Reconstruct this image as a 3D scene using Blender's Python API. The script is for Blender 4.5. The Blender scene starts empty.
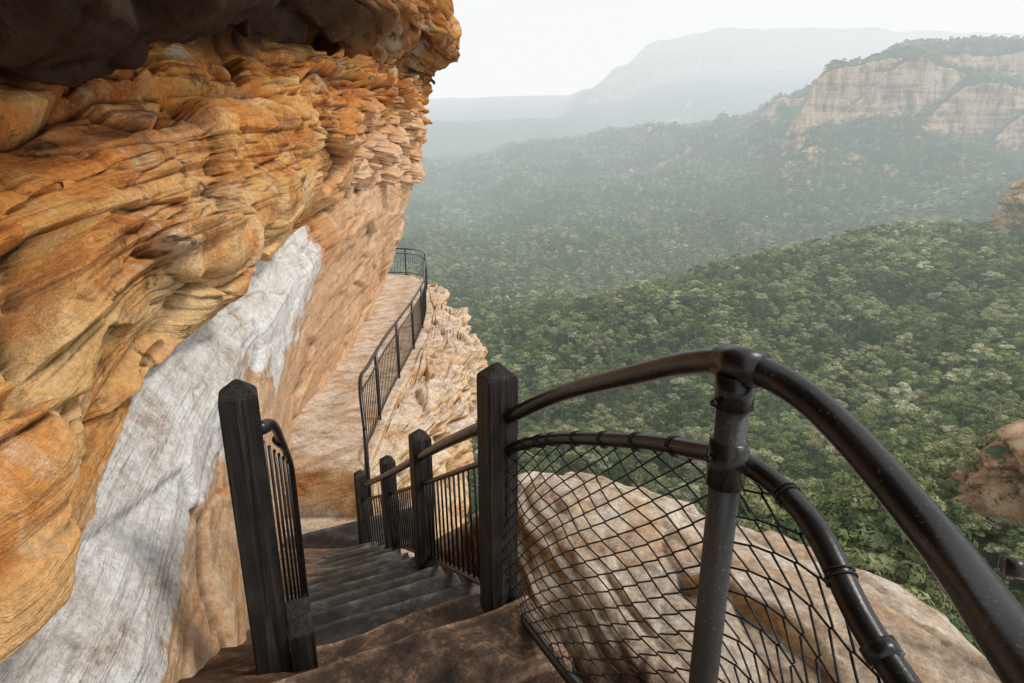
import bpy, bmesh, math, random
import numpy as np
from mathutils import Vector
random.seed(4); rng=np.random.default_rng(4)
sc=bpy.context.scene
sc.view_settings.view_transform='Standard'; sc.view_settings.look='None'; sc.view_settings.exposure=0

# ---------------- noise helpers ----------------
def hsh(i,j,k):
    n=(i*374761393+j*668265263+k*1274126177)&0xffffffff
    n=((n^(n>>13))*1274126177)&0xffffffff
    return (n^(n>>16)).astype(np.float64)/4294967296.0
def vn(x,y,z):
    x,y,z=np.broadcast_arrays(x,y,z)
    xi=np.floor(x).astype(np.int64);yi=np.floor(y).astype(np.int64);zi=np.floor(z).astype(np.int64)
    fx=x-xi;fy=y-yi;fz=z-zi
    fx=fx*fx*(3-2*fx);fy=fy*fy*(3-2*fy);fz=fz*fz*(3-2*fz)
    r=0
    for a in (0,1):
        for b in (0,1):
            for c in (0,1):
                r=r+hsh(xi+a,yi+b,zi+c)*(fx if a else 1-fx)*(fy if b else 1-fy)*(fz if c else 1-fz)
    return r*2-1
def fbm(x,y,z,o=4):
    r=0;a=.5;f=1.0
    for i in range(o):
        r=r+a*vn(x*f+13.7*i,y*f+5.1*i,z*f+9.3*i);a*=.5;f*=2.03
    return r
def facets(x,y,z,s=0):
    """angular rock: every voronoi cell is its own tilted plane; returns height and distance to the crack"""
    xi=np.floor(x).astype(np.int64);yi=np.floor(y).astype(np.int64);zi=np.floor(z).astype(np.int64)
    b1=np.full(x.shape,9.);b2=np.full(x.shape,9.);H=np.zeros(x.shape)
    for a in(-1,0,1):
        for b in(-1,0,1):
            for c in(-1,0,1):
                i=xi+a;j=yi+b;k=zi+c
                dx=x-(i+hsh(i+s,j,k));dy=y-(j+hsh(i,j+s+31,k));dz=z-(k+hsh(i,j,k+s+57))
                d=dx*dx+dy*dy+dz*dz
                h=(hsh(i+91,j+s,k)-.5)+dy*(hsh(i,j+17,k+s)-.5)*1.3+dz*(hsh(i+s,j,k+23)-.5)*1.3
                m=d<b1
                b2=np.where(m,b1,np.minimum(b2,d));H=np.where(m,h,H);b1=np.where(m,d,b1)
    return H,np.sqrt(b2)-np.sqrt(b1)
def sstep(a,b,x):
    t=np.clip((x-a)/(b-a),0,1);return t*t*(3-2*t)
def blur(D,n=1):
    for _ in range(n):
        P=np.pad(D,((1,1),(0,0)),mode='edge');D=.25*P[:-2]+.5*P[1:-1]+.25*P[2:]
        P=np.pad(D,((0,0),(1,1)),mode='edge');D=.25*P[:,:-2]+.5*P[:,1:-1]+.25*P[:,2:]
    return D

# ---------------- mesh helpers ----------------
def link(o,parent=None):
    sc.collection.objects.link(o)
    if parent: o.parent=parent
    return o
def empty(name):
    e=bpy.data.objects.new(name,None);e.empty_display_size=.2
    return link(e)
class MB:
    def __init__(s): s.v=[];s.f=[]
    def add(s,v,f):
        b=len(s.v); s.v.extend([tuple(p) for p in v]); s.f.extend([tuple(b+i for i in q) for q in f])
    def tube(s,path,r,n=8,cap=True):
        P=np.array(path,float);m=len(P)
        T=np.gradient(P,axis=0);T/=np.linalg.norm(T,axis=1)[:,None]+1e-12
        up=np.array([0,0,1.0]) if abs(T[0][2])<.9 else np.array([1.0,0,0])
        N=np.cross(T[0],up);N/=np.linalg.norm(N)
        R=np.full(m,r) if np.isscalar(r) else np.array(r)
        vs=[]
        for i in range(m):
            N=N-T[i]*np.dot(N,T[i]);N/=np.linalg.norm(N);B=np.cross(T[i],N)
            for k in range(n):
                a=2*math.pi*k/n;vs.append(P[i]+R[i]*(math.cos(a)*N+math.sin(a)*B))
        fs=[]
        for i in range(m-1):
            for k in range(n):
                fs.append((i*n+k,i*n+(k+1)%n,(i+1)*n+(k+1)%n,(i+1)*n+k))
        if cap:
            fs.append(tuple(range(n))[::-1]);fs.append(tuple((m-1)*n+k for k in range(n)))
        s.add(vs,fs)
    def obj(s,name,mat,parent=None,smooth=True):
        me=bpy.data.meshes.new(name);me.from_pydata(s.v,[],s.f);me.update()
        if smooth: me.polygons.foreach_set('use_smooth',[True]*len(me.polygons))
        me.materials.append(mat)
        return link(bpy.data.objects.new(name,me),parent)
def catmull(pts,n=12):
    P=[np.array(p,float) for p in pts];P=[2*P[0]-P[1]]+P+[2*P[-1]-P[-2]];o=[]
    for i in range(1,len(P)-2):
        for k in range(n):
            t=k/n
            o.append(.5*((2*P[i])+(-P[i-1]+P[i+1])*t+(2*P[i-1]-5*P[i]+4*P[i+1]-P[i+2])*t*t+(-P[i-1]+3*P[i]-3*P[i+1]+P[i+2])*t**3))
    o.append(P[-2]);return np.array(o)
def resample(P,ts):
    d=np.r_[0,np.cumsum(np.linalg.norm(np.diff(P,axis=0),axis=1))];d/=d[-1]
    return np.stack([np.interp(ts,d,P[:,k]) for k in range(3)],1)
def plen(P): return np.linalg.norm(np.diff(P,axis=0),axis=1).sum()
def grid_obj(name,V,mat,attrs={},flip=False):
    R,C,_=V.shape
    idx=np.arange(R*C).reshape(R,C)
    q=np.stack([idx[:-1,:-1],idx[:-1,1:],idx[1:,1:],idx[1:,:-1]],-1).reshape(-1,4)
    if flip:q=q[:,::-1]
    me=bpy.data.meshes.new(name)
    me.vertices.add(R*C);me.vertices.foreach_set('co',V.reshape(-1).astype(np.float32))
    me.loops.add(q.size);me.loops.foreach_set('vertex_index',q.reshape(-1).astype(np.int32))
    me.polygons.add(len(q));me.polygons.foreach_set('loop_start',(np.arange(len(q))*4).astype(np.int32))
    me.update(calc_edges=True)
    me.polygons.foreach_set('use_smooth',[True]*len(q))
    for k,a in attrs.items():
        at=me.attributes.new(k,'FLOAT','POINT');at.data.foreach_set('value',a.reshape(-1).astype(np.float32))
    me.materials.append(mat)
    return link(bpy.data.objects.new(name,me))
def gnormals(V):
    a=np.gradient(V,axis=0);b=np.gradient(V,axis=1);n=np.cross(a,b)
    return n/(np.linalg.norm(n,axis=2)[...,None]+1e-9)

# ---------------- material helpers ----------------
class NT:
    def __init__(s,name):
        s.m=bpy.data.materials.new(name);s.m.use_nodes=True;s.t=s.m.node_tree
        s.t.nodes.clear();s.out=s.n('ShaderNodeOutputMaterial')
    def n(s,t,**k):
        nd=s.t.nodes.new(t)
        for a,b in k.items(): setattr(nd,a,b)
        return nd
    def l(s,a,b): s.t.links.new(a,b)
    def geo(s): return s.n('ShaderNodeNewGeometry')
    def attr(s,name): return s.n('ShaderNodeAttribute',attribute_name=name).outputs['Fac']
    def noise(s,vec,scale,detail=6,rough=.6,dist=0):
        n=s.n('ShaderNodeTexNoise');n.inputs['Scale'].default_value=scale;n.inputs['Detail'].default_value=detail
        n.inputs['Roughness'].default_value=rough;n.inputs['Distortion'].default_value=dist
        if vec is not None:s.l(vec,n.inputs['Vector'])
        return n.outputs['Fac']
    def scale(s,vec,sx,sy,sz):
        m=s.n('ShaderNodeMapping');m.inputs['Scale'].default_value=(sx,sy,sz);s.l(vec,m.inputs['Vector']);return m.outputs[0]
    def ramp(s,fac,stops):
        r=s.n('ShaderNodeValToRGB');e=r.color_ramp.elements
        while len(e)<len(stops):e.new(.5)
        for i,(p,c) in enumerate(stops):
            e[i].position=p;e[i].color=(c,c,c,1) if np.isscalar(c) else (*c,1)
        s.l(fac,r.inputs[0]);return r.outputs[0]
    def mix(s,f,a,b,mode='MIX'):
        m=s.n('ShaderNodeMix',data_type='RGBA',blend_type=mode)
        for v,i in((f,0),(a,6),(b,7)):
            if isinstance(v,(int,float)):m.inputs[i].default_value=v
            elif isinstance(v,tuple):m.inputs[i].default_value=(*v,1)
            else:s.l(v,m.inputs[i])
        return m.outputs[2]
    def math(s,op,a,b=0.0,c=None,clamp=False):
        m=s.n('ShaderNodeMath',operation=op,use_clamp=clamp)
        for v,i in((a,0),(b,1),(c,2)):
            if v is None:continue
            if isinstance(v,(int,float)):m.inputs[i].default_value=v
            else:s.l(v,m.inputs[i])
        return m.outputs[0]
    def bsdf(s,col,rough=.8,bump=None,bs=.3,bd=.02,metal=0,spec=.3):
        b=s.n('ShaderNodeBsdfPrincipled')
        for v,k in((col,'Base Color'),(rough,'Roughness')):
            if isinstance(v,(int,float)):b.inputs[k].default_value=v
            elif isinstance(v,tuple):b.inputs[k].default_value=(*v,1)
            else:s.l(v,b.inputs[k])
        b.inputs['Metallic'].default_value=metal;b.inputs['Specular IOR Level'].default_value=spec
        if bump is not None:
            bp=s.n('ShaderNodeBump');bp.inputs['Strength'].default_value=bs;bp.inputs['Distance'].default_value=bd
            s.l(bump,bp.inputs['Height']);s.l(bp.outputs[0],b.inputs['Normal'])
        return b.outputs[0]
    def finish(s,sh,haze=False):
        if haze:  # aerial haze painted into the surface as emission, growing with distance from origin
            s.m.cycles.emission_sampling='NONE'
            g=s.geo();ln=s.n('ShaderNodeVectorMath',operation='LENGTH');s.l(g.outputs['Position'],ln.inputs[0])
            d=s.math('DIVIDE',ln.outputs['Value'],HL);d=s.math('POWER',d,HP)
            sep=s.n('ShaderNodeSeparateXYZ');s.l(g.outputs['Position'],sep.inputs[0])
            # cloud on the heights painted as extra haze emission, rising with altitude
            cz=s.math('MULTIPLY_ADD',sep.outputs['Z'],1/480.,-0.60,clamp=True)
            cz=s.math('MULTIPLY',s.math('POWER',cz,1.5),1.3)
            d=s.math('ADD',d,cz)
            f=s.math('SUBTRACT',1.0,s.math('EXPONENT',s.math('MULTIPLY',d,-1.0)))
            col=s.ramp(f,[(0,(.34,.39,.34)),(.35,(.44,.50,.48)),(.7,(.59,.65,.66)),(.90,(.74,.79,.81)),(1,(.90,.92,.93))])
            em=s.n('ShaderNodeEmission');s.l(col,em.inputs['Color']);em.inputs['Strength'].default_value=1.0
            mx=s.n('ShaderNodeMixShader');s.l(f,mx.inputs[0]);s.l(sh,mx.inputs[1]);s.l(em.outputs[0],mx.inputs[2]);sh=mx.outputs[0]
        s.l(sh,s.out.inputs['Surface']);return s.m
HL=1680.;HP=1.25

def mat_cliff():
    t=NT('sandstone_cliff');g=t.geo();P=g.outputs['Position']
    strat=t.attr('strat')
    sep=t.n('ShaderNodeSeparateXYZ');t.l(P,sep.inputs[0])
    def strata(fy,fs,fx):
        cb=t.n('ShaderNodeCombineXYZ');t.l(t.math('MULTIPLY',sep.outputs['Y'],fy),cb.inputs[0]);t.l(t.math('MULTIPLY',strat,fs),cb.inputs[1]);t.l(t.math('MULTIPLY',sep.outputs['X'],fx),cb.inputs[2]);return cb.outputs[0]
    big=t.noise(P,.75,3,.55,.3);bands=t.noise(strata(.40,2.8,.4),1.5,8,.68,.4);med=t.noise(strata(1,1.5,1),2.0,8,.70,.4);fine=t.noise(P,28,6,.78)
    thin=t.noise(strata(.6,13.,.6),1.,6,.68,.2)
    c=t.ramp(bands,[(.33,(.19,.050,.018)),(.42,(.50,.150,.034)),(.50,(.72,.28,.065)),(.58,(.78,.43,.14)),(.67,(.84,.62,.37))])
    c2=t.ramp(med,[(.31,(.28,.075,.026)),(.43,(.68,.24,.050)),(.55,(.78,.41,.13)),(.66,(.84,.66,.41))])
    c=t.mix(t.ramp(big,[(.35,.10),(.65,.7)]),c,c2)
    st=t.noise(t.scale(P,1,1,.6),1.2,8,.72,.5)
    c=t.mix(t.ramp(st,[(.53,0.0),(.61,.75)]),c,(.30,.085,.030))
    st2=t.noise(P,1.0,8,.76,.3)
    c=t.mix(t.ramp(st2,[(.54,0.0),(.62,.8)]),c,(.84,.68,.48))
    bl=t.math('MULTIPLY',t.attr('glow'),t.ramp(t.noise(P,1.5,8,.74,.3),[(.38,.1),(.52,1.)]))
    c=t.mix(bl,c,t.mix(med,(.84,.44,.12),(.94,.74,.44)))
    c=t.mix(t.ramp(thin,[(.36,.6),(.44,0.)]),c,(.18,.06,.025))
    bk=t.noise(t.scale(P,1.2,1.2,2.4),1.7,8,.76,.4)
    c=t.mix(t.ramp(bk,[(.57,0.0),(.65,.88)]),c,(.050,.028,.018))
    tan=t.mix(t.noise(P,2.2,8,.74,.3),(.52,.26,.12),(.94,.73,.51))
    tan=t.mix(t.ramp(t.noise(strata(1.,3,1.),2.5,8,.74,.4),[(.5,0.),(.64,.7)]),tan,(.56,.24,.085))
    c=t.mix(t.attr('tan'),c,tan)
    raw=t.math('ADD',t.attr('bench'),t.math('MULTIPLY',t.math('SUBTRACT',t.noise(P,2.4,9,.76,.5),.5),1.9))
    c=t.mix(t.ramp(raw,[(.26,0.),(.46,.8)]),c,(.60,.33,.16))
    bm=t.ramp(raw,[(.42,0.),(.60,.98)])
    wc=t.ramp(t.noise(P,2.6,9,.78,.4),[(.35,(.50,.38,.29)),(.44,(.76,.70,.64)),(.56,(.94,.92,.89))])
    c=t.mix(bm,c,wc)
    c=t.mix(t.attr('dark'),c,t.mix(med,(.012,.008,.006),(.09,.050,.030)))  # overhang shade and dark stain mixed into the rock colour
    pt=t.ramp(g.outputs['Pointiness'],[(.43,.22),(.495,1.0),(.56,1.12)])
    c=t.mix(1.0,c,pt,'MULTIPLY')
    c=t.mix(1.0,c,t.ramp(fine,[(.32,.68),(.62,1.14)]),'MULTIPLY')
    b=t.math('ADD',t.math('MULTIPLY',fine,.40),t.math('MULTIPLY',t.noise(P,8,7,.76),.9))
    b=t.math('ADD',b,t.math('MULTIPLY',med,1.0))
    b=t.math('ADD',b,t.math('MULTIPLY',thin,t.math('MULTIPLY_ADD',t.attr('tan'),-1.2,1.8)))
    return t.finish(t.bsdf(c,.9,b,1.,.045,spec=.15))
def mat_rock():
    t=NT('weathered_sandstone');g=t.geo();P=g.outputs['Position']
    a=t.noise(P,1.1,8,.68,.4);b=t.noise(P,4,9,.78,.3);f=t.noise(P,34,6,.78)
    dip=t.n('ShaderNodeVectorRotate',rotation_type='EULER_XYZ');dip.inputs['Rotation'].default_value=(.25,.30,.2);t.l(P,dip.inputs['Vector'])
    th=t.noise(t.scale(dip.outputs[0],.8,.8,13.),1.,7,.68,.2)
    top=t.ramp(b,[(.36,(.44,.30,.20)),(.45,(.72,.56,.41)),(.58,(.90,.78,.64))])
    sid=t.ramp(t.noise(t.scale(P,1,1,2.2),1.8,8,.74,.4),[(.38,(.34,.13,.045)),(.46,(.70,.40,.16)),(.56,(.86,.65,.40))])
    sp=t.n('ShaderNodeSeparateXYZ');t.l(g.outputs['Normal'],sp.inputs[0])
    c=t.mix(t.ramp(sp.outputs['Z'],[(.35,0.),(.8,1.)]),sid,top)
    c=t.mix(t.ramp(a,[(.50,0.),(.62,.6)]),c,(.68,.38,.17))
    c=t.mix(t.ramp(t.noise(P,2.2,8,.78,.3),[(.55,0.),(.63,.6)]),c,(.30,.21,.15))
    c=t.mix(t.ramp(th,[(.38,.45),(.47,0.)]),c,(.34,.19,.10))
    c=t.mix(t.ramp(t.noise(P,11,7,.8,.2),[(.58,0.),(.65,.6)]),c,(.17,.115,.085))
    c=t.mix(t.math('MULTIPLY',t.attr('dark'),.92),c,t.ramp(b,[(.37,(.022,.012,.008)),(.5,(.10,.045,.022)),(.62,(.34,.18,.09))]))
    c=t.mix(1.0,c,t.ramp(f,[(.32,.64),(.64,1.14)]),'MULTIPLY')
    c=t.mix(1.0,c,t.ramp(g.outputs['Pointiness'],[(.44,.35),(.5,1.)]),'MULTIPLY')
    bb=t.math('ADD',b,t.math('MULTIPLY',f,.35));bb=t.math('ADD',bb,t.math('MULTIPLY',th,.7))
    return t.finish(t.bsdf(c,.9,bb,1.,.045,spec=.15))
def mat_terrain():
    t=NT('valley_ground');g=t.geo();P=g.outputs['Position']
    sp=t.n('ShaderNodeSeparateXYZ');t.l(g.outputs['Normal'],sp.inputs[0])
    n=t.noise(P,.12,6,.7)
    gr=t.mix(n,(.03,.045,.02),(.12,.145,.075))
    v1=t.noise(t.scale(P,.06,.06,.012),1.,8,.75,.3);v2=t.noise(t.scale(P,.008,.008,.09),1.,8,.7,.4)
    rk=t.ramp(t.math('MULTIPLY_ADD',v1,.6,t.math('MULTIPLY',v2,.4)),[(.43,(.11,.065,.04)),(.49,(.52,.28,.14)),(.56,(.84,.60,.42))])
    m=t.math('ADD',sp.outputs['Z'],t.math('MULTIPLY',t.math('SUBTRACT',t.noise(P,.02,8,.78),.5),1.1))
    c=t.mix(t.ramp(m,[(.63,1.),(.68,0.)]),gr,rk)
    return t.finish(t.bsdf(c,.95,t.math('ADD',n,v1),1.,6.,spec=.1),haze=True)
def mat_leaf(name,a,b,cc):
    t=NT(name);oi=t.n('ShaderNodeObjectInfo');r=oi.outputs['Random']
    c=t.ramp(r,[(0,a),(.30,b),(.60,cc),(.84,(.34,.34,.19)),(1,(.50,.48,.36))])
    g=t.geo();c=t.mix(1.,c,t.ramp(t.noise(g.outputs['Position'],.45,2,.6),[(.3,.5),(.7,1.5)]),'MULTIPLY')
    c=t.mix(1.,c,t.ramp(t.noise(g.outputs['Position'],.010,4,.65),[(.35,.62),(.65,1.38)]),'MULTIPLY')
    df=t.n('ShaderNodeBsdfDiffuse');t.l(c,df.inputs[0]);tr=t.n('ShaderNodeBsdfTranslucent');t.l(t.mix(1.,c,(.98,1.,.5),'MULTIPLY'),tr.inputs[0])
    mx=t.n('ShaderNodeMixShader');mx.inputs[0].default_value=.28;t.l(df.outputs[0],mx.inputs[1]);t.l(tr.outputs[0],mx.inputs[2])
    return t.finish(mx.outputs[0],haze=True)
def mat_bark():
    t=NT('pale_gum_bark');return t.finish(t.bsdf((.36,.34,.29),.9),haze=True)
def mat_wood():
    t=NT('weathered_dark_timber');tc=t.n('ShaderNodeTexCoord').outputs['Object']
    gr=t.noise(t.scale(tc,40,40,2.2),1.,8,.7,.4);b=t.noise(tc,6,6,.6);ln=t.noise(t.scale(tc,70,70,1.2),1.,4,.6,.2)
    c=t.ramp(gr,[(.3,(.006,.005,.005)),(.55,(.022,.019,.017)),(.75,(.085,.072,.062))])
    c=t.mix(t.ramp(b,[(.5,0.),(.75,.45)]),c,(.07,.055,.044))
    c=t.mix(t.ramp(ln,[(.30,.9),(.38,0.)]),c,(.003,.003,.003))
    return t.finish(t.bsdf(c,.62,t.math('ADD',gr,t.ramp(ln,[(.30,0.),(.40,.6)])),1.,.014))
def mat_metal(name,col,rough,fle):
    t=NT(name);P=t.geo().outputs['Position']
    sp=t.noise(P,160,4,.6);m=t.noise(P,9,7,.7)
    c=t.mix(t.ramp(sp,[(.62,0.),(.70,fle)]),col,(.30,.29,.27))
    c=t.mix(t.ramp(m,[(.5,0.),(.72,.4)]),c,(.035,.026,.020))
    r=t.ramp(m,[(.3,rough),(.7,rough+.18)])
    return t.finish(t.bsdf(c,r,t.math('ADD',sp,m),.12,.003,metal=.0,spec=.45))
def mat_step(name,a,b,w=.5,k=2.4):
    t=NT(name);g=t.geo();P=g.outputs['Position']
    n=t.noise(P,5,9,.8,.3);f=t.noise(P,40,6,.7)
    c=t.ramp(n,[(.38,a),(.52,b),(.64,tuple(min(1,x*k) for x in b))])
    c=t.mix(1.,c,t.ramp(g.outputs['Pointiness'],[(.46,.5),(.5,1.),(.54,2.8)]),'MULTIPLY')  # lit tread edges painted into the colour by pointiness
    r=t.ramp(n,[(.35,w),(.6,.8)])
    return t.finish(t.bsdf(c,r,t.math('ADD',n,t.math('MULTIPLY',f,.35)),1.,.03))
M_cliff=mat_cliff();M_rock=mat_rock();M_ter=mat_terrain()
M_leaf=mat_leaf('eucalypt_foliage',(.085,.115,.050),(.160,.205,.095),(.245,.270,.135))
M_bark=mat_bark();M_wood=mat_wood()
M_rail=mat_metal('black_enamel_pipe',(.008,.0075,.0075),.2,.25)
M_post=mat_metal('grey_galvanised_pipe',(.045,.045,.046),.36,.6)
M_wire=mat_metal('black_coated_wire',(.008,.008,.008),.45,.05)
M_st1=mat_step('brown_stone_step',(.018,.012,.009),(.10,.062,.040),.4,3.6)
M_st2=mat_step('dark_wet_step',(.010,.009,.008),(.042,.038,.034),.30)

# ---------------- cliff wall ----------------
def stations(tab,ys,npt):
    Y=np.array([r[0] for r in tab],float)
    A=np.array([r[1] for r in tab],float)
    out=np.zeros((len(ys),npt,2))
    for k in range(npt):
        for c in (0,1): out[:,k,c]=np.interp(ys,Y,A[:,k,c])
    return out
cl=[
(-4.0,[(-6,-1.1),(-1.5,-1.1),(-1.4,-1.1),(-1.1,-1.3),(-1.0,-1.42),(-.7,-1.3),(-.3,-1.5),(-.05,-1.9),(.35,-1.3),(.7,-1.15),(9,-1.0)]),
( 0.6,[(-6,-1.1),(-1.6,-1.05),(-1.4,-1.05),(-1.12,-1.25),(-1.04,-1.36),(-.72,-1.22),(-.25,-1.5),(.05,-1.9),(.45,-1.3),(.8,-1.15),(9,-1.0)]),
( 1.5,[(-6,-1.2),(-1.9,-1.03),(-1.45,-1.13),(-1.12,-1.36),(-1.02,-1.42),(-.65,-1.34),(-.10,-1.60),(.25,-2.1),(.62,-1.4),(.95,-1.25),(9,-1.1)]),
( 2.6,[(-6,-1.5),(-2.3,-1.38),(-1.22,-1.62),(-.90,-1.84),(-.80,-1.90),(-.4,-1.75),(.10,-1.95),(.52,-2.45),(.88,-1.6),(1.2,-1.4),(9,-1.2)]),
( 4.3,[(-6,-2.3),(-3.3,-2.12),(-1.15,-2.02),(-.76,-2.28),(-.66,-2.36),(-.2,-2.12),(.4,-2.22),(.96,-2.75),(1.34,-1.85),(1.7,-1.6),(9,-1.4)]),
( 5.8,[(-6,-3.0),(-3.9,-2.7),(-.95,-2.32),(-.6,-2.5),(-.52,-2.6),(0,-2.3),(.7,-2.3),(1.35,-2.75),(1.75,-1.9),(2.1,-1.65),(9,-1.5)]),
( 7.5,[(-6,-3.5),(-3.4,-3.25),(-.85,-2.6),(-.45,-2.75),(-.4,-2.8),(.2,-2.45),(1,-2.35),(1.75,-2.8),(2.15,-1.9),(2.6,-1.7),(9,-1.6)]),
(12.0,[(-6,-3.8),(-3.4,-3.55),(-.4,-2.9),(0,-2.9),(.1,-2.95),(.8,-2.7),(1.9,-2.5),(2.65,-2.8),(3.1,-1.9),(3.6,-1.75),(9,-1.9)]),
(17.0,[(-6,-4.5),(-3.4,-4.25),(-.2,-3.3),(.2,-3.2),(.3,-3.2),(1.2,-2.95),(2.4,-2.75),(3.3,-2.85),(3.9,-1.85),(4.6,-1.7),(9,-2.6)]),
(21.5,[(-6,-5.0),(-3.4,-4.8),(-.5,-3.75),(-.1,-3.65),(.1,-3.6),(1.1,-3.25),(2.4,-2.9),(3.8,-2.85),(4.3,-2.1),(5.0,-1.95),(9,-3.4)]),
(23.0,[(-6,-6.5),(-3.4,-6.0),(-.5,-5),(-.1,-4.8),(.1,-4.7),(1.1,-4.2),(2.4,-3.9),(3.8,-3.8),(4.3,-3),(5.0,-3),(9,-5)]),
(24.5,[(-6,-12),(-3.4,-12),(-.5,-12),(-.1,-12),(.1,-12),(1.1,-12),(2.4,-11),(3.8,-11),(4.3,-11),(5.0,-11),(9,-12)]),
]
ys=[-4.0]
while ys[-1]<24.5: ys.append(ys[-1]+.008+.0052*max(0,ys[-1]-.8) if ys[-1]>.4 else ys[-1]+.05)
ys=np.array(ys);ys[-1]=24.5
K=stations(cl,ys,11)
ker=np.ones(15)/15
for k in range(11):
    for c in(0,1):
        a=np.pad(K[:,k,c],7,mode='edge');K[:,k,c]=np.convolve(a,ker,'valid')
seg=[16,95,46,18,84,104,104,50,44,24]
ts=np.concatenate([np.linspace(i,i+1,s,endpoint=False) for i,s in enumerate(seg)]+[[10.]])
R=len(ts);C=len(ys)
V=np.zeros((R,C,3));V[:,:,1]=ys[None]
i0=np.minimum(ts.astype(int),9);fr=ts-i0
for r in range(R):
    V[r,:,0]=K[:,i0[r],1]*(1-fr[r])+K[:,i0[r]+1,1]*fr[r]
    V[r,:,2]=K[:,i0[r],0]*(1-fr[r])+K[:,i0[r]+1,0]*fr[r]
TT=np.repeat(ts[:,None],C,1)
X,Y,Z=V[...,0].copy(),V[...,1].copy(),V[...,2].copy()
N=gnormals(V);
if N[R//2,C//2,0]<0:N=-N
for c in range(3):N[...,c]=blur(N[...,c],8)
N/=np.linalg.norm(N,axis=2)[...,None]
q=Z-.13*Y+.06*fbm(X*.6,Y*.5,Z*.6,3)
def layers(q,f,amp,s1,w=.12,cell=.55):
    lay=q*f+.5*vn(q*1.1,0*q,0*q+s1);ix=np.floor(lay);fr=lay-ix
    def offs(i):
        yy=Y*cell+i*17.3+.35*fbm(Y*2.,i*1.7,Z*2.5,3)
        ci=np.floor(yy);cf=yy-ci;e=sstep(0,.16,cf)
        a=hsh(ci.astype(np.int64),i.astype(np.int64),np.int64(s1)+0*i.astype(np.int64))
        b=hsh(ci.astype(np.int64)-1,i.astype(np.int64),np.int64(s1)+0*i.astype(np.int64))
        return (b*(1-e)+a*e)*2-1
    off=offs(ix);offp=offs(ix-1);rise=sstep(.0,w,fr)
    g=np.exp(-(np.minimum(fr,1-fr)/.07)**2)
    return amp*(offp*(1-rise)+off*rise)-amp*.5*g*(.3+.7*sstep(-.1,.5,vn(Y*1.1,ix*3.1,0*Y)))
mass=sstep(3.6,4.3,TT);low=1-sstep(1.8,2.1,TT);roof=sstep(6.9,7.6,TT)
far=sstep(7,13,Y)
strA=.22*low+.10*(1-low)*(1-mass)+1.0*mass
wx,wy,wz=X+.14*fbm(X*1.3,Y*1.3,Z*1.3+4,4),Y+.20*fbm(X*1.1+7,Y*1.1,Z*1.1,4),q+.07*fbm(X*1.5,Y*1.5+3,Z*1.5,4)
f1,e1=facets(wx*.8,wy*.55,wz*1.5,3)
f2,e2=facets(wx*2.2,wy*1.3,wz*5.,11)
# massive unbroken patches alternate with finely bedded flaky ones
flaky=sstep(-.28,.22,fbm(X*.8+3,Y*.55,Z*.9,3)+.25*far)
D=strA*(layers(q,1.7,.11,1,.12)*(1+.6*roof)+(.35+.65*flaky)*layers(q+.3,5.0,.055,2,.18,.7)+flaky*layers(q+.1,12.,.024,4,.3,1.0))
D+=(.30+.70*mass)*(1-.75*roof)*(.26*f1+(.04+.07*flaky)*f2)
D-=(.25+.75*mass)*(1-.6*roof)*(.045*np.exp(-(e1/.04)**2)+.018*flaky*np.exp(-(e2/.06)**2))*sstep(-.35,.2,vn(X*.9,Y*.9,Z*.9+5))
D+=(.30+.20*mass)*(1-.6*roof)*(.13*fbm(X*1.0,Y*.8,Z*1.2,4))
D+=.020*fbm(X*7,Y*6,Z*10,5)*(.5+.5*mass)
glow=np.exp(-(((Y-1.55)/.45)**2+((Z+.55)/.28)**2))  # small bulge of warm cream-orange rock
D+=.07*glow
D*=sstep(-4,-3,Y)*.999+.001
D*=1+.5*far
D=blur(D,1)
V=V+N*D[...,None]
en=.34*fbm(Y*1.6,Z*0,Z*3,5)
benchA=sstep(1.58,1.98,TT+en)*(1-sstep(2.85,3.3,TT+.3*fbm(Y*2,X,Z,4)))*(1-sstep(6.4,8.8,Y))
tong=np.exp(-((Y-1.15+.4*fbm(Y,Z*2,X,4))/.28)**2)*sstep(1.15,1.9,TT)*(1-sstep(3.0,3.4,TT))
benchA=np.maximum(benchA,tong)
tanA=np.maximum(low,sstep(6,11,Y)*(1-sstep(4.6,6.4,TT+.9*fbm(Y*.6,Z,X,3))))*.85
darkA=sstep(6.85,7.15,TT+.35*fbm(Y*.9,Z*2,X,4))*(1-.6*sstep(7.9,8.7,TT)*sstep(4,8,Y))  # mask for shade under the roof, painted together with black staining
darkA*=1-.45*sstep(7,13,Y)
creamA=np.maximum(glow*.9,.75*mass*(1-sstep(4.8,5.9,TT+.9*fbm(Y*.8,Z*1.2,X+4,4)))*(1-sstep(5,9,Y)))
cliff=grid_obj('sandstone_cliff_wall',V,M_cliff,{'strat':q,'bench':benchA,'tan':tanA,'dark':darkA,'glow':creamA},flip=False)

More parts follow.
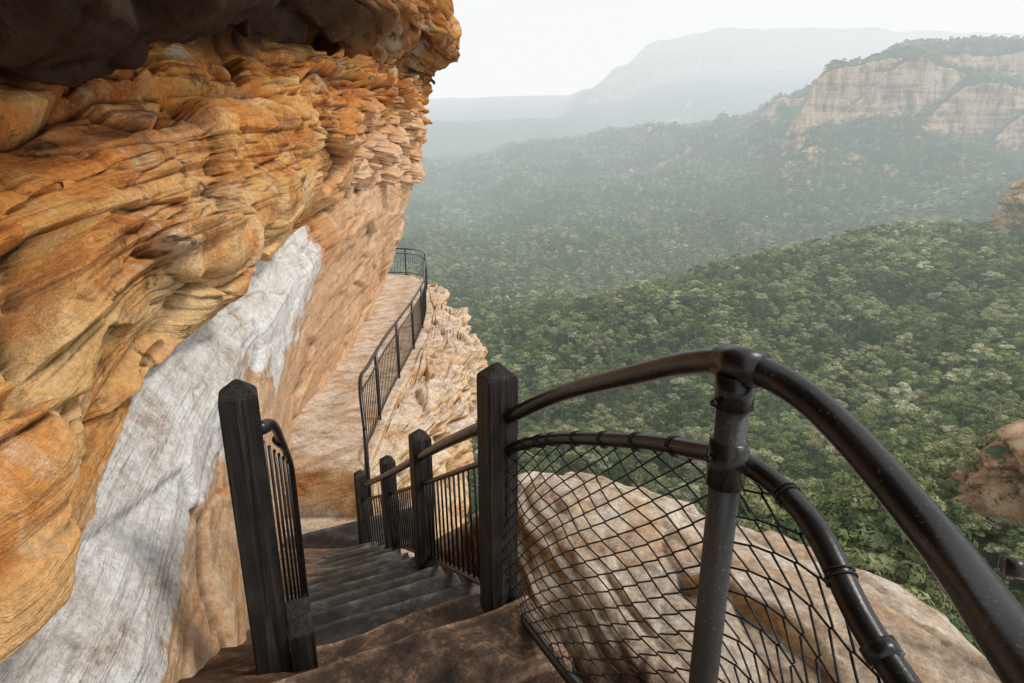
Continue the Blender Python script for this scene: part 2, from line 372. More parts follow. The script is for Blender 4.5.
# ---------------- rock ledge ----------------
le=[
(-4.0,[(-1.5,-2),(-1.5,.5),(-1.55,.65),(-1.6,1.2),(-1.8,1.8),(-2.3,2.3),(-4,2.4),(-60,2.0)]),
( 1.0,[(-1.5,-2),(-1.5,.36),(-1.66,.50),(-1.60,1.15),(-1.75,1.85),(-2.2,2.25),(-4,2.4),(-60,2.0)]),
( 1.5,[(-1.62,-2),(-1.62,.1),(-1.98,.25),(-1.64,.80),(-1.76,1.80),(-2.2,2.15),(-4,2.3),(-60,2.0)]),
(2.05,[(-1.95,-2),(-1.95,.0),(-2.20,.08),(-1.64,.52),(-1.80,1.68),(-2.25,2.05),(-4,2.2),(-60,1.9)]),
( 3.0,[(-2.5,-2.5),(-2.5,-.36),(-2.5,-.20),(-1.71,.18),(-1.88,1.32),(-2.4,1.80),(-4.2,1.9),(-60,1.7)]),
( 3.6,[(-2.85,-2.8),(-2.85,-.62),(-2.7,-.42),(-1.93,.02),(-2.15,1.0),(-2.8,1.38),(-4.5,1.5),(-60,1.2)]),
( 4.1,[(-3.1,-3.0),(-3.1,-.85),(-2.9,-.65),(-2.55,-.1),(-2.9,.35),(-3.6,.7),(-4.7,.8),(-60,.6)]),
( 4.6,[(-3.4,-3.2),(-3.4,-1.1),(-3.35,-.95),(-3.35,-.6),(-3.6,-.3),(-4.1,0),(-5,.1),(-60,0)]),
( 5.6,[(-3.9,-4),(-3.9,-1.65),(-3.95,-1.5),(-4.05,-1.3),(-4.3,-1.1),(-5,-.9),(-6,-.8),(-60,-.9)]),
(6.15,[(-3.9,-4),(-3.9,-1.8),(-3.95,-1.7),(-4.05,-1.6),(-4.3,-1.4),(-5,-1.2),(-6,-1.1),(-60,-1.2)]),
(6.30,[(-3.32,-4.4),(-3.32,-1.85),(-3.32,-1.78),(-3.38,-1.7),(-3.5,-1.6),(-4,-1.45),(-5,-1.4),(-60,-1.6)]),
( 7.5,[(-3.3,-4.6),(-3.3,-1.95),(-3.3,-1.85),(-3.35,-1.7),(-3.45,-1.5),(-3.9,-1.3),(-5.2,-1.5),(-60,-1.8)]),
( 9.0,[(-3.3,-4.6),(-3.3,-2.02),(-3.3,-1.9),(-3.4,-1.55),(-3.6,-1.2),(-4.1,-1.0),(-5.3,-1.4),(-60,-2.0)]),
(10.5,[(-3.3,-4.8),(-3.3,-2.05),(-3.3,-1.9),(-3.35,-1.4),(-3.5,-.98),(-4.0,-.80),(-5.3,-1.3),(-60,-2.0)]),
(12.5,[(-3.3,-4.8),(-3.3,-2.15),(-3.3,-1.95),(-3.3,-1.5),(-3.4,-1.0),(-4.0,-.78),(-5.3,-1.2),(-60,-2.0)]),
(15.8,[(-3.3,-5.5),(-3.3,-2.4),(-3.3,-2.25),(-3.3,-1.9),(-3.4,-1.5),(-3.9,-1.3),(-5.5,-1.6),(-60,-2.5)]),
(17.5,[(-3.3,-6),(-3.3,-2.7),(-3.3,-2.6),(-3.32,-2.4),(-3.4,-2.15),(-3.9,-2),(-5.5,-2.2),(-60,-3)]),
(20.6,[(-3.3,-7),(-3.3,-3.2),(-3.3,-3.1),(-3.32,-2.95),(-3.4,-2.75),(-3.9,-2.6),(-5.5,-2.8),(-60,-3.5)]),
(23.0,[(-3.3,-8),(-3.3,-4.3),(-3.3,-4.2),(-3.32,-4.0),(-3.4,-3.8),(-3.9,-3.6),(-5.5,-3.8),(-60,-4.5)]),
(24.2,[(-3.3,-12),(-3.3,-9.3),(-3.3,-9.2),(-3.32,-9.0),(-3.4,-8.8),(-3.9,-8.6),(-5.5,-8.8),(-60,-9)]),
]
y2=[-4.0]
while y2[-1]<24.2: y2.append(y2[-1]+(.012+.0045*max(0,y2[-1]-1) if y2[-1]>.5 else .08))
y2=np.array(y2);y2[-1]=24.2
K2=stations(le,y2,8)
ker=np.ones(9)/9
for k in range(2,8):
    for c in(0,1):
        a=np.pad(K2[:,k,c],4,mode='edge');K2[:,k,c]=np.convolve(a,ker,'valid')
seg=[60,14,70,110,56,40,60];t2=np.concatenate([np.linspace(i,i+1,s,endpoint=False) for i,s in enumerate(seg)]+[[7.]])
R2=len(t2);V2=np.zeros((R2,len(y2),3));V2[:,:,1]=y2
for r in range(R2):
    i=min(int(t2[r]),6);f=t2[r]-i
    a=K2[:,max(i-1,0)];b=K2[:,i];c=K2[:,i+1];d=K2[:,min(i+2,7)]
    if i in(0,1,5): v=b*(1-f)+c*f
    elif i==6: v=b*(1-f**3)+c*f**3
    else: v=.5*(2*b+(c-a)*f+(2*a-5*b+4*c-d)*f*f+(-a+3*b-3*c+d)*f**3)
    V2[r,:,0]=v[:,1];V2[r,:,2]=v[:,0]
N2=gnormals(V2)
if N2[5,20,2]<0:N2=-N2
X,Y,Z=V2[...,0].copy(),V2[...,1].copy(),V2[...,2].copy()
T2=np.repeat(t2[:,None],len(y2),1)
out=sstep(1.6,2.4,T2)
D=(.03+.06*out)*fbm(X*1.1,Y*1.0,Z*1.4,4)+.03*out*fbm(X*4,Y*4,Z*5,4)+.016*fbm(X*9,Y*9,Z*9,5)
q2=Z+.20*X+.06*Y*out+.06*fbm(X,Y,Z,3)
g1,h1=facets(X*1.2+.2*fbm(X,Y,Z,4),Y*.9+.2*fbm(X+5,Y,Z,4),Z*2.,5);g2,h2=facets(X*3.+.3*fbm(X*2,Y*2,Z,4),Y*2.6,Z*6,9)
side=sstep(3.8,4.8,T2)
nearr=1-sstep(4.5,6.,Y)
D+=out*(.14-.07*nearr+.18*side)*g1+out*(.05-.02*nearr+.08*side)*g2-out*(.014+.03*side)*np.exp(-(h1/.02)**2)-out*(.02*side)*np.exp(-(h2/.06)**2)
D+=side*layers(q2,1.7,.12,5)+out*(1-side)*layers(q2,7.5,.034,6,.18,.35)+out*(1-side)*layers(q2+.2,19,.010,7,.35,.5)
D*=1+.9*sstep(8,12,Y)*out
D+=out*sstep(6.2,6.6,Y)*-.05
D=blur(D,1)
V2=V2+N2*D[...,None]
dk=(1-sstep(2.35,2.80,T2+.6*fbm(X*2,Y*2,Z*2,4)))*(1-sstep(3.6,5.,Y))*sstep(1.0,1.5,Y)  # stair side: shade and damp brown both put into the colour
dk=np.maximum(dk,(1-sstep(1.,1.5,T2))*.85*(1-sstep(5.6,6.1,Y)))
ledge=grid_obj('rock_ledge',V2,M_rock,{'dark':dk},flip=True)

# ---------------- stairs ----------------
dv=Vector((-.431,.902,0)).normalized();nl=Vector((-.902,-.431,0)).normalized()
stairs=empty('stone_staircase')
def block(name,cen,half,mat,parent,seed,amp=.010,yaw=None,bev=.018,cuts=9):
    bm=bmesh.new();bmesh.ops.create_cube(bm,size=2)
    for v in bm.verts: v.co=Vector((v.co.x*half[0],v.co.y*half[1],v.co.z*half[2]))
    bmesh.ops.bevel(bm,geom=bm.edges[:],offset=bev,segments=2,affect='EDGES',profile=.6)
    es=[e for e in bm.edges if e.calc_length()>.08]
    bmesh.ops.subdivide_edges(bm,edges=es,cuts=cuts,use_grid_fill=True)
    co=np.array([v.co[:] for v in bm.verts])
    n1=fbm(co[:,0]*7+seed,co[:,1]*7,co[:,2]*7,4);n2=fbm(co[:,0]*7,co[:,1]*7+seed,co[:,2]*7+9,4)
    for v,a,b in zip(bm.verts,n1,n2): v.co+=Vector((0,a*amp*1.4,b*amp*1.4))
    me=bpy.data.meshes.new(name);bm.to_mesh(me);bm.free()
    for p in me.polygons:p.use_smooth=True
    me.materials.append(mat);o=link(bpy.data.objects.new(name,me),parent)
    o.location=cen;o.rotation_euler=(0,0,math.atan2(nl.y,nl.x) if yaw is None else yaw)
    return o
def xr(y): return -.06-.45*(y-2.05)
for i in range(13):
    yr=1.60+.28*i; z=-1.60-.170*i
    right=Vector((xr(yr),yr,0))
    cen=right+nl*.50+dv*.17; cen.z=z-.11
    block('step_%d'%(i+1),cen,(.56 if i>2 else .58,.175,.11),M_st1 if i<2 else M_st2,stairs,i*3.3,amp=.018 if i<3 else .009,bev=.014 if i<3 else .012,cuts=16 if i<4 else 9)
block('landing',Vector((-1.75,5.55,-3.88)),(.75,.35,.1),M_st2,stairs,77)

# ---------------- stair railing (right) ----------------
rail=empty('stair_railing')
yaw=math.atan2(dv.y,dv.x)-math.pi/2
def wpost(name,x,y,zt,zb,w,parent,lean=0):
    bm=bmesh.new();h=w/2;ph=w*.42
    lv=[]
    for z,s in((zb,1),(zt-ph-.012,1),(zt-ph,.97)):
        lv.append([bm.verts.new((sx*h*s,sy*h*s,z)) for sx,sy in((-1,-1),(1,-1),(1,1),(-1,1))])
    ap=[bm.verts.new((sx*h*.10,sy*h*.10,zt)) for sx,sy in((-1,-1),(1,-1),(1,1),(-1,1))];lv.append(ap)
    for a,b in zip(lv[:-1],lv[1:]):
        for k in range(4): bm.faces.new((a[k],a[(k+1)%4],b[(k+1)%4],b[k]))
    bm.faces.new(ap);bm.faces.new(lv[0][::-1])
    bmesh.ops.bevel(bm,geom=[e for e in bm.edges],offset=.005,segments=2,affect='EDGES')
    me=bpy.data.meshes.new(name);bm.to_mesh(me);bm.free();me.materials.append(M_wood)
    o=link(bpy.data.objects.new(name,me),parent);o.location=(x,y,0);o.rotation_euler=(lean,0,yaw);return o
wpost('timber_post_1',-.058,2.055,-.632,-2.1,.125,rail)
wpost('timber_post_2',-.59,3.3,-1.46,-2.9,.12,rail)
wpost('timber_post_3',-1.10,4.5,-2.24,-3.6,.12,rail)
wpost('timber_post_4',-1.62,5.4,-2.86,-4.3,.12,rail)
top=catmull([(.36,.05,-.42),(.43,.25,-.425),(.475,.41,-.425),(.535,.61,-.425),(.527,.81,-.370),(.492,.93,-.333),(.425,1.005,-.312),(.385,1.15,-.355),(.322,1.35,-.446),(.16,1.75,-.648),(-.005,2.0,-.83),(-.22,2.40,-1.09),(-.50,3.05,-1.50),(-1.00,4.2,-2.25),(-1.55,5.30,-2.98)],14)
m=MB();m.tube(top,.0275,20);m.obj('top_rail',M_rail,rail)
mid=catmull([(.56,.30,-.74),(.55,.45,-.70),(.54,.6,-.66),(.522,.7,-.618),(.515,.82,-.557),(.505,.92,-.538),(.48,.985,-.526),(.437,1.03,-.515),(.411,1.12,-.547),(.335,1.35,-.633),(.163,1.75,-.81),(.03,1.95,-.93),(-.03,2.06,-1.02)],12)
m=MB();m.tube(mid,.0215,18);m.obj('middle_rail',M_rail,rail)
bot=catmull([(.60,.30,-1.45),(.56,.6,-1.43),(.46,.98,-1.42),(.35,1.15,-1.42),(.21,1.35,-1.45),(.07,1.75,-1.58),(.02,1.95,-1.65),(-.02,2.1,-1.70)],12)
m=MB();m.tube(bot,.018,14);m.obj('bottom_rail',M_rail,rail)
m=MB();m.tube([(.425,1.008,-1.75),(.425,1.008,-1.0),(.425,1.008,-.34)],.030,24);m.obj('pipe_post',M_post,rail)
m=MB()
m.tube([(.425,1.008,-.40),(.425,1.008,-.335)],.0365,24)
def collar(P,u,half,r):
    T=resample(P,np.array([u-half,u,u+half])/plen(P));m.tube(T,r,24)
def near(P,pt):
    d=np.linalg.norm(P-np.array(pt),axis=1);i=d.argmin();return plen(P[:i+1]) if i>0 else 0
u=near(top,(.425,1.005,-.312));collar(top,u,.045,.034)
u=near(mid,(.437,1.03,-.515));collar(mid,u,.030,.029)
m.tube([(.425,1.008,-.565),(.425,1.008,-.47)],.037,24)
for p in((.53,.655,-.636),(.10,1.85,-.86)):
    u=near(mid,p);collar(mid,u,.012,.026)
m.obj('pipe_fittings',M_rail,rail)
m=MB()
for z in(-.385,-.50):
    m.tube([(.425-.036,1.008-.012,z),(.425-.048,1.008-.02,z)],.007,6)
m.obj('bolts',M_rail,rail)
m=MB()
tp=[np.array(p) for p in((-.06,2.05,-1.03),(-.59,3.3,-1.85),(-1.10,4.5,-2.62),(-1.62,5.4,-3.22))]
bt=[np.array(p) for p in((-.04,2.08,-1.70),(-.57,3.3,-2.40),(-1.08,4.5,-3.15),(-1.60,5.4,-3.78))]
tpc=catmull(tp,20);btc=catmull(bt,20)
m.tube(tpc,.014,10);m.tube(btc,.015,10)
npk=44;A=resample(tpc,np.linspace(0.01,.99,npk));B=resample(btc,np.linspace(0.01,.99,npk))
for a,b in zip(A,B): m.tube([b,(a+b)/2,a],.0065,6)
m.obj('pickets',M_rail,rail)
# chain-link mesh: mirrored zig-zag strands hooked into one another, hanging from the middle rail
m=MB();w=.056;hh=.029
ns=int(plen(mid)/w)
midr=mid[::-1];botr=bot[::-1]
FN=240
ua=np.linspace(0,1,FN)
MA=resample(midr,ua);BA=resample(botr,ua)
def surf(u,t):
    u=min(max(u,0),1);i=u*(FN-1);k=min(int(i),FN-2);f=i-k
    a=MA[k]*(1-f)+MA[k+1]*f;b=BA[k]*(1-f)+BA[k+1]*f
    p=a*(1-t)+b*t
    tan=MA[k+1]-MA[k];nn=np.array([tan[1],-tan[0],0]);nn/=np.linalg.norm(nn)+1e-9
    p=p+np.array([0,0,-.010*math.sin(math.pi*t)*(1+math.sin(u*17))])
    return p+nn*(.045*math.sin(math.pi*t)*(.6+.6*math.sin(u*9))+.010*math.sin(u*30+t*9)),nn
for i in range(ns+1):
    uc=i/ns;a,_=surf(uc,0);b,_=surf(uc,1);H=np.linalg.norm(a-b)
    path=[];j=0
    while True:
        sgn=(1 if j%2 else -1)*(1 if i%2 else -1)
        for dt in(-.02,.02):
            tt=min(max((j+dt)*hh/H,0),1)
            p,nn=surf(uc+sgn*.502/ns+.0010*math.sin(j*.9),tt)
            path.append(p+nn*(.0026*(1 if (dt>0) else -1)))
        j+=1
        if j*hh>H+.02:break
    m.tube(path,.0024,5,cap=False)
for i in range(0,ns,3):
    uc=(i+.5)/ns
    k=int(uc*(FN-2));T=MA[k+1]-MA[k];T/=np.linalg.norm(T);s=np.cross(T,[0,0,1]);s/=np.linalg.norm(s);n_=np.cross(s,T)
    c=MA[k];m.tube([c+.024*(math.cos(q_)*s+math.sin(q_)*n_)+T*.0015*q_ for q_ in np.linspace(0,12.6,26)],.0018,5)
m.obj('chain_link_mesh',M_wire,rail)
# rail return continuing round the outer edge of the ledge
m=MB()
m.tube([(2.15,1.50,-2.2),(2.15,1.50,-1.27)],.03,16)
m.tube([(1.74,1.70,-1.275),(1.90,1.63,-1.275),(2.15,1.50,-1.275)],.026,14);m.tube([(1.735,1.705,-1.275),(1.79,1.68,-1.275)],.036,16)
m.obj('outer_rail_end',M_rail,rail)

# ---------------- left balustrade ----------------
lr=empty('stair_balustrade')
wpost('timber_post_1',-.915,1.76,-.60,-2.0,.12,lr)
m=MB()
m.tube(catmull([(-.90,1.80,-.80),(-.88,1.90,-.82),(-.95,2.12,-.99),(-1.06,2.42,-1.22),(-1.09,2.5,-1.30),(-1.10,2.53,-1.42),(-1.10,2.53,-2.15)],10),.017,12)
m.tube([(-.93,1.84,-1.66),(-1.02,2.2,-1.88),(-1.10,2.52,-2.06)],.014,10)
m.tube([(-.90,1.84,-1.0),(-.90,1.84,-1.75)],.012,8)
for k in range(6):
    f=(k+.6)/6.4;x=-.91-.18*f;y=1.86+.64*f
    m.tube([(x,y,-.86-.42*f),(x,y,-1.70-.36*f)],.006,6)
m.tube([(-.885,1.80,-.80),(-.88,1.86,-.81)],.026,14)
m.tube([(-.955,2.10,-.975),(-.975,2.17,-1.025)],.022,14)
m.obj('balustrade_panel',M_rail,lr)
block('kick_block',Vector((-.83,1.83,-1.70)),(.045,.11,.10),M_wood,lr,5,amp=.004,yaw=yaw,bev=.006,cuts=3)

# ---------------- path fence ----------------
pf=empty('path_fence')
base=catmull([(-1.72,6.05,-3.75),(-1.86,6.5,-3.3),(-1.93,7.2,-3.3),(-2.02,8.5,-3.3),(-2.07,9.9,-3.3),(-2.15,12.2,-3.3),(-2.33,14.7,-3.3),(-2.75,17.6,-3.3),(-3.15,20.6,-3.3),(-3.6,22.1,-3.3),(-4.3,22.9,-3.3),(-5.2,23.0,-3.3),(-6.2,22.6,-3.3)],14)
up=lambda P,h:P+np.array([0,0,h])
m=MB();m.tube(up(base,1.05),.024,10);m.tube(up(base,.86),.014,8);m.tube(up(base,.08),.016,8)
n=int(plen(base)/.13);Q=resample(base,np.linspace(0,1,n))
for p in Q: m.tube([p+[0,0,.08],p+[0,0,.86]],.006,4,cap=False)
m.obj('rails_and_pickets',M_rail,pf)
m=MB()
n=int(plen(base)/1.9);Q=resample(base,np.linspace(0,1,n+1))
for p in Q:
    m.tube([p+[0,0,-.35],p+[0,0,1.06]],.026,10)
m.obj('fence_posts',M_rail,pf)

# ---------------- valley terrain ----------------
cols={
-1.2:[(10,-30),(40,-40),(150,-80),(350,-100),(620,-110),(1000,-60),(1500,0),(2000,150),(2400,150),(3000,460),(4500,430)],
-.12:[(10,-62),(40,-66),(100,-90),(200,-112),(350,-126),(620,-132),(1000,-92),(1500,-20),(1900,95),(2100,70),(2400,200),(2600,290),(2750,310),(2900,300),(3300,480),(3500,520),(4500,520)],
.06:[(10,-62),(60,-72),(150,-100),(250,-117),(400,-98),(550,-125),(710,-129),(1000,-82),(1500,14),(1940,150),(2100,110),(2400,215),(2620,300),(2750,320),(2900,310),(3300,500),(3500,540),(4500,540)],
.12:[(10,-62),(60,-72),(150,-100),(250,-117),(420,-92),(550,-125),(720,-128),(1000,-80),(1500,22),(1930,168),(2200,130),(2500,230),(2700,330),(2850,400),(2900,460),(3200,520),(4500,540)],
.18:[(10,-62),(60,-69),(150,-97),(250,-117),(440,-86),(560,-115),(720,-121),(1000,-73),(1500,36),(1860,186),(2400,140),(2850,420),(2880,560),(3100,610),(4500,620)],
.24:[(10,-62),(60,-64),(100,-78),(150,-96),(250,-117),(350,-107),(455,-80),(580,-112),(730,-118),(1000,-70),(1475,42),(1810,192),(2200,150),(2400,170),(2850,490),(2880,680),(3100,720),(4500,740)],
.35:[(10,-60),(60,-52),(100,-70),(150,-92),(250,-116),(350,-100),(500,-68),(620,-100),(750,-110),(1000,-60),(1400,58),(1700,200),(2000,180),(2400,200),(2850,530),(2880,730),(3100,760),(4500,770)],
.44:[(10,-60),(60,-51),(100,-70),(150,-92),(250,-114),(350,-98),(510,-62),(640,-93),(780,-100),(1000,-50),(1330,80),(1500,205),(1520,232),(1700,245),(2400,220),(2850,560),(2880,730),(3100,770),(4500,780)],
.51:[(10,-60),(60,-50),(100,-70),(150,-92),(250,-113),(350,-96),(520,-58),(660,-88),(800,-92),(1000,-42),(1290,140),(1306,255),(1400,272),(1800,290),(2400,250),(2850,570),(2880,730),(3100,770),(4500,780)],
.65:[(10,-60),(60,-50),(100,-68),(150,-88),(250,-108),(350,-90),(550,-48),(700,-78),(850,-70),(1000,-26),(1270,148),(1286,272),(1450,335),(1600,352),(2400,350),(2850,570),(2880,720),(3100,760),(4500,780)],
.78:[(10,-60),(60,-46),(100,-63),(150,-83),(250,-100),(350,-80),(575,-42),(725,-62),(875,-40),(1000,-5),(1225,110),(1241,215),(1330,240),(1345,290),(1460,345),(1600,352),(2400,365),(2850,570),(2880,710),(3100,750),(4500,780)],
.92:[(10,-60),(60,-42),(100,-58),(150,-78),(250,-92),(350,-70),(600,-36),(750,-50),(900,-8),(1170,62),(1188,165),(1320,212),(1336,300),(1480,345),(1600,350),(2400,380),(2850,590),(2880,720),(3100,750),(4500,780)],
1.8:[(10,-50),(60,-30),(100,-35),(150,-50),(250,-60),(350,-40),(600,-10),(750,0),(900,30),(1100,80),(1120,170),(1200,200),(1220,320),(1500,350),(2400,380),(2900,590),(2930,740),(3100,750),(4500,780)],
}
ck=np.array(sorted(cols))
def terr(x,y):
    x=np.asarray(x,float);y=np.asarray(y,float)
    a=x/np.maximum(y,1)
    jit=fbm(x*.006,y*.006,0*x,5)
    ye=y*(1+.075*jit*sstep(80,600,y)*(1-.45*sstep(1000,1200,y))*(1-.5*sstep(2200,2700,y)))
    a2=a+.06*fbm(x*.003+9,y*.003,0*x,3)*sstep(100,700,y)*(1-.6*sstep(2200,2700,y))
    cv=np.stack([np.interp(ye,[p[0] for p in cols[k]],[p[1] for p in cols[k]]) for k in ck],-1)
    i=np.clip(np.searchsorted(ck,a2)-1,0,len(ck)-2)
    f=np.clip((a2-ck[i])/(ck[i+1]-ck[i]),0,1);f=f*f*(3-2*f)
    h=np.take_along_axis(cv,i[...,None],-1)[...,0]*(1-f)+np.take_along_axis(cv,(i+1)[...,None],-1)[...,0]*f
    s=sstep(60,500,y)*(1-.7*sstep(180,300,h))
    h=h+s*(20*fbm(x*.008,y*.008,0*x+3,4)+ (10+12*sstep(800,1500,y))*(.5-np.abs(fbm(x*.011+4,y*.006,0*x+8,4))*2))
    h=h+4*fbm(x*.03,y*.03,0*x,3)
    return h
yt=np.concatenate([np.geomspace(12,1150,520,endpoint=False),np.linspace(1150,1550,200,endpoint=False),np.geomspace(1550,4500,240)])
at=np.linspace(-1.2,1.8,640)
YY,AA=np.meshgrid(yt,at,indexing='ij');XX=YY*AA
TV=np.stack([XX,YY,terr(XX,YY)],-1)
grid_obj('valley_terrain',TV,M_ter,flip=True)

# ---------------- forest ----------------
def leafy(name,H,Wd,nclump,nleaf,ls,seed):
    r=np.random.default_rng(seed);b=MB()
    hb=H*.36
    lean=r.uniform(-.7,.7,2)
    tip=np.array([lean[0],lean[1],H*.78])
    b.tube([(0,0,-2),(lean[0]*.3,lean[1]*.3,hb*.6),tip*[.7,.7,.75],tip],[.22,.17,.10,.04],6)
    cl_=[]
    for k in range(nclump):
        an=2.4*k+r.uniform(0,1.2);rr=Wd*math.sqrt((k+.5)/nclump)*.74;z=H*(.80-.38*(rr/Wd)**2+r.uniform(-.12,.08))
        if k%4==3: z-=H*.24
        c=np.array([rr*math.cos(an)+lean[0]*.7,rr*math.sin(an)+lean[1]*.7,z]);cl_.append(c)
        s=np.array([lean[0]*.5,lean[1]*.5,min(hb+r.uniform(0,.15)*H,z-.5)])
        b.tube([s,(s+c)/2+[0,0,-.3],c],[.10,.07,.03],4)
    nb=len(b.f)
    for c in cl_:
        R_=Wd*r.uniform(.26,.42)
        for j in range(nleaf):
            d=r.normal(size=3);d/=np.linalg.norm(d)
            d[2]=abs(d[2])*.9-.18
            p=c+d*R_*np.array([1,1,.7])*r.uniform(.7,1.05)
            nrm=d+r.normal(size=3)*.4+[0,0,.4];nrm/=np.linalg.norm(nrm)
            a=np.cross(nrm,r.normal(size=3));a/=np.linalg.norm(a);e=np.cross(nrm,a)
            s1=ls*r.uniform(.6,1.3);s2=s1*r.uniform(.45,.8)
            b.add([p-a*s1-e*s2*.3,p+e*s2,p+a*s1+e*s2*.2,p-e*s2],[(0,1,2,3)])
    me=bpy.data.meshes.new(name);me.from_pydata(b.v,[],b.f);me.materials.append(M_bark);me.materials.append(M_leaf)
    mi=[0]*nb+[1]*(len(b.f)-nb);me.polygons.foreach_set('material_index',mi);me.update()
    return bpy.data.objects.new(name,me)
cn=bpy.data.collections.new('gum_tree_kinds')
for k in range(6): cn.objects.link(leafy('gum_tree_near_%d'%k,9.+k*.9,4.2+.35*(k%4),11,110,.38,k))
cf=bpy.data.collections.new('gum_tree_far_kinds')
for k in range(5): cf.objects.link(leafy('gum_tree_far_%d'%k,10+k*.7,4.8,8,24,.95,50+k))

def scatter(y0,y1,sp,prob=1.,amin=-.42,amax=1.25):
    xs=np.arange(y1*amin,y1*amax,sp);yy=np.arange(y0,y1,sp)
    Xg,Yg=np.meshgrid(xs,yy);Xg=Xg+rng.uniform(-.5,.5,Xg.shape)*sp;Yg=Yg+rng.uniform(-.5,.5,Yg.shape)*sp
    x=Xg.ravel();y=Yg.ravel();k=(x/y>amin)&(x/y<amax)&(rng.uniform(size=x.shape)<prob);x=x[k];y=y[k]
    z=terr(x,y);e=3.
    sl=np.hypot((terr(x+e,y)-z)/e,(terr(x,y+e)-z)/e)
    k=(sl<1.1)|(y<400)|(rng.uniform(size=x.shape)<.12)
    return np.stack([x,y,z],1)[k]
def forest(name,pts,coll,s0,s1,hi=None):
    me=bpy.data.meshes.new(name);me.vertices.add(len(pts));me.vertices.foreach_set('co',pts.reshape(-1).astype(np.float32))
    sv=rng.uniform(0,1,len(pts))**1.6*(s1-s0)+s0
    if hi is not None: sv=np.where(hi,sv*.45,sv)
    a=me.attributes.new('sc','FLOAT','POINT');a.data.foreach_set('value',sv.astype(np.float32))
    a=me.attributes.new('rz','FLOAT','POINT');a.data.foreach_set('value',rng.uniform(0,6.28,len(pts)).astype(np.float32))
    o=link(bpy.data.objects.new(name,me))
    ng=bpy.data.node_groups.new(name+'_scatter','GeometryNodeTree')
    ng.interface.new_socket('Geometry',in_out='INPUT',socket_type='NodeSocketGeometry');ng.interface.new_socket('Geometry',in_out='OUTPUT',socket_type='NodeSocketGeometry')
    nd=ng.nodes;gi=nd.new('NodeGroupInput');go=nd.new('NodeGroupOutput');ip=nd.new('GeometryNodeInstanceOnPoints')
    ci=nd.new('GeometryNodeCollectionInfo');ci.inputs['Collection'].default_value=coll;ci.inputs['Separate Children'].default_value=True;ci.inputs['Reset Children'].default_value=True
    ip.inputs['Pick Instance'].default_value=True
    an=nd.new('GeometryNodeInputNamedAttribute');an.data_type='FLOAT';an.inputs['Name'].default_value='sc'
    ar=nd.new('GeometryNodeInputNamedAttribute');ar.data_type='FLOAT';ar.inputs['Name'].default_value='rz'
    cx=nd.new('ShaderNodeCombineXYZ');l=ng.links.new
    l(gi.outputs[0],ip.inputs['Points']);l(ci.outputs[0],ip.inputs['Instance']);l(an.outputs[0],ip.inputs['Scale'])
    l(ar.outputs[0],cx.inputs[2]);l(cx.outputs[0],ip.inputs['Rotation']);l(ip.outputs[0],go.inputs[0])
    md=o.modifiers.new('scatter','NODES');md.node_group=ng;return o
pn=np.concatenate([scatter(16,70,3.4),scatter(70,520,5.9,.96)])
rat=pn[:,0]/pn[:,1];forest('forest',pn,cn,.5,1.35,(rat>.84)&(pn[:,1]>30)&(pn[:,1]<66))
pf1=scatter(520,1000,7.0);pf2=scatter(1000,2100,9.5)
pp=np.concatenate([pf1,pf2]);forest('distant_forest',pp,cf,.5,1.35)
print('TREES',len(pn),len(pp))

# ---------------- outcrops ----------------
def outcrop(name,c,r,seed,f=.12):
    bm=bmesh.new();bmesh.ops.create_icosphere(bm,subdivisions=6,radius=1);co=np.array([v.co[:] for v in bm.verts])
    s=np.array(r,float);co[:,:2]=np.sign(co[:,:2])*np.abs(co[:,:2])**.75
    P=co*s;x,y,z=P.T
    lay=np.floor(z/s[2]*5+fbm(x*f*.5,y*f*.5,z*f*.5+seed,2)*1.5)
    g,h=facets(x*f*1.6+seed,y*f*1.6,z*f*1.1,seed)
    k=1+.25*fbm(x*f+seed,y*f,z*f,5)+.14*vn(lay*3.7,lay*0+seed,x*f*.7)+.38*g-.08*np.exp(-(h/.06)**2)
    P[:,0]*=k;P[:,1]*=k;P[:,2]*=(1+.15*fbm(x*f,y*f+seed,z*f,3))
    for v,p in zip(bm.verts,P):v.co=p
    me=bpy.data.meshes.new(name);bm.to_mesh(me);bm.free()
    for p in me.polygons:p.use_smooth=True
    me.materials.append(M_out);o=link(bpy.data.objects.new(name,me));o.location=c;return o
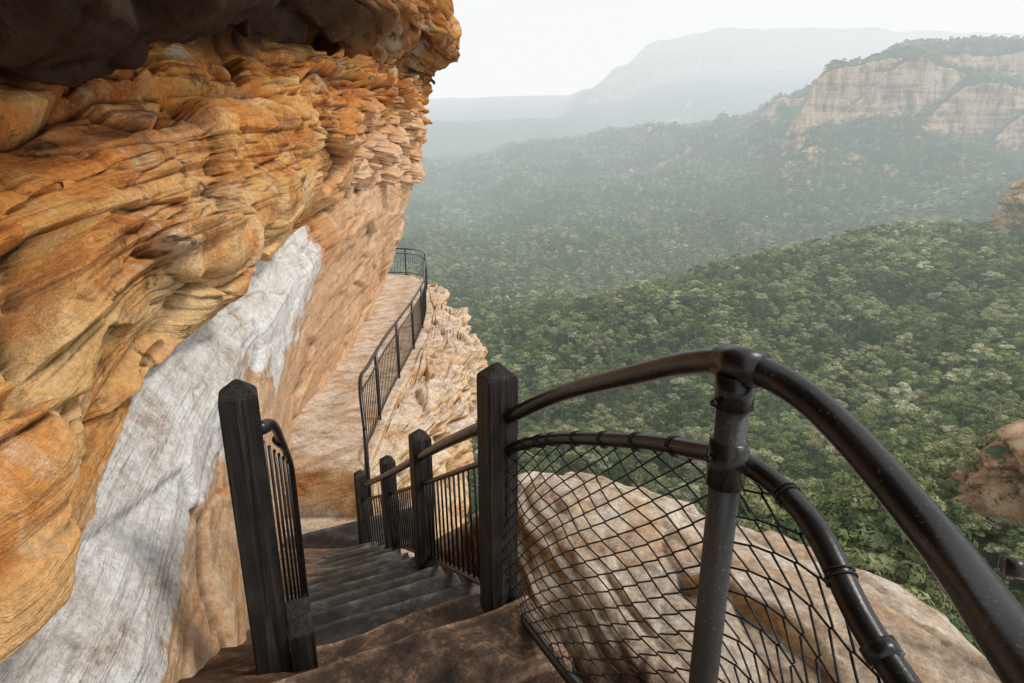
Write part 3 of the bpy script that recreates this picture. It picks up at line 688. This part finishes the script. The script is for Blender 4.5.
t=NT('outcrop_sandstone');P=t.geo().outputs['Position']
c=t.ramp(t.noise(t.scale(P,1,1,1.6),.14,9,.8,.4),[(.38,(.06,.038,.026)),(.47,(.44,.23,.11)),(.58,(.74,.52,.33))])
c=t.mix(t.ramp(t.noise(P,.25,8,.75),[(.54,0.),(.60,1.)]),c,(.06,.09,.035))
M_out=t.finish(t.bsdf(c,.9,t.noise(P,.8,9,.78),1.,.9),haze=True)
outcrop('rock_outcrop',(75,62,-40),(12,9,14),3)
outcrop('rock_outcrop',(516,545,-26),(42,28,46),9,.03)

# ---------------- world, sun, camera ----------------
w=bpy.data.worlds.new('World');sc.world=w;w.use_nodes=True;nt=w.node_tree;nt.nodes.clear()
sky=nt.nodes.new('ShaderNodeTexSky');sky.sky_type='NISHITA';sky.sun_disc=False
EL=math.radians(50);AZ=math.radians(100)
sky.sun_elevation=EL;sky.sun_rotation=AZ;sky.dust_density=4
b1=nt.nodes.new('ShaderNodeBackground');b1.inputs['Strength'].default_value=.06;nt.links.new(sky.outputs[0],b1.inputs[0])
b2=nt.nodes.new('ShaderNodeBackground');b2.inputs['Color'].default_value=(.92,.93,.93,1);b2.inputs['Strength'].default_value=1.15
ad=nt.nodes.new('ShaderNodeMixShader');ad.inputs[0].default_value=.88
nt.links.new(b1.outputs[0],ad.inputs[1]);nt.links.new(b2.outputs[0],ad.inputs[2])
o=nt.nodes.new('ShaderNodeOutputWorld');nt.links.new(ad.outputs[0],o.inputs[0])
sl=bpy.data.lights.new('sun','SUN');sl.energy=2.0;sl.angle=math.radians(12);sl.color=(1,.96,.9)
so=link(bpy.data.objects.new('sun',sl))
dr=Vector((math.sin(AZ)*math.cos(EL),math.cos(AZ)*math.cos(EL),math.sin(EL)))
so.rotation_euler=dr.to_track_quat('Z','Y').to_euler()
cam=bpy.data.cameras.new('camera');cam.sensor_width=36;cam.lens=19.69;cam.clip_start=.02;cam.clip_end=12000
co=link(bpy.data.objects.new('camera',cam));co.rotation_euler=(math.radians(75),0,0);sc.camera=co
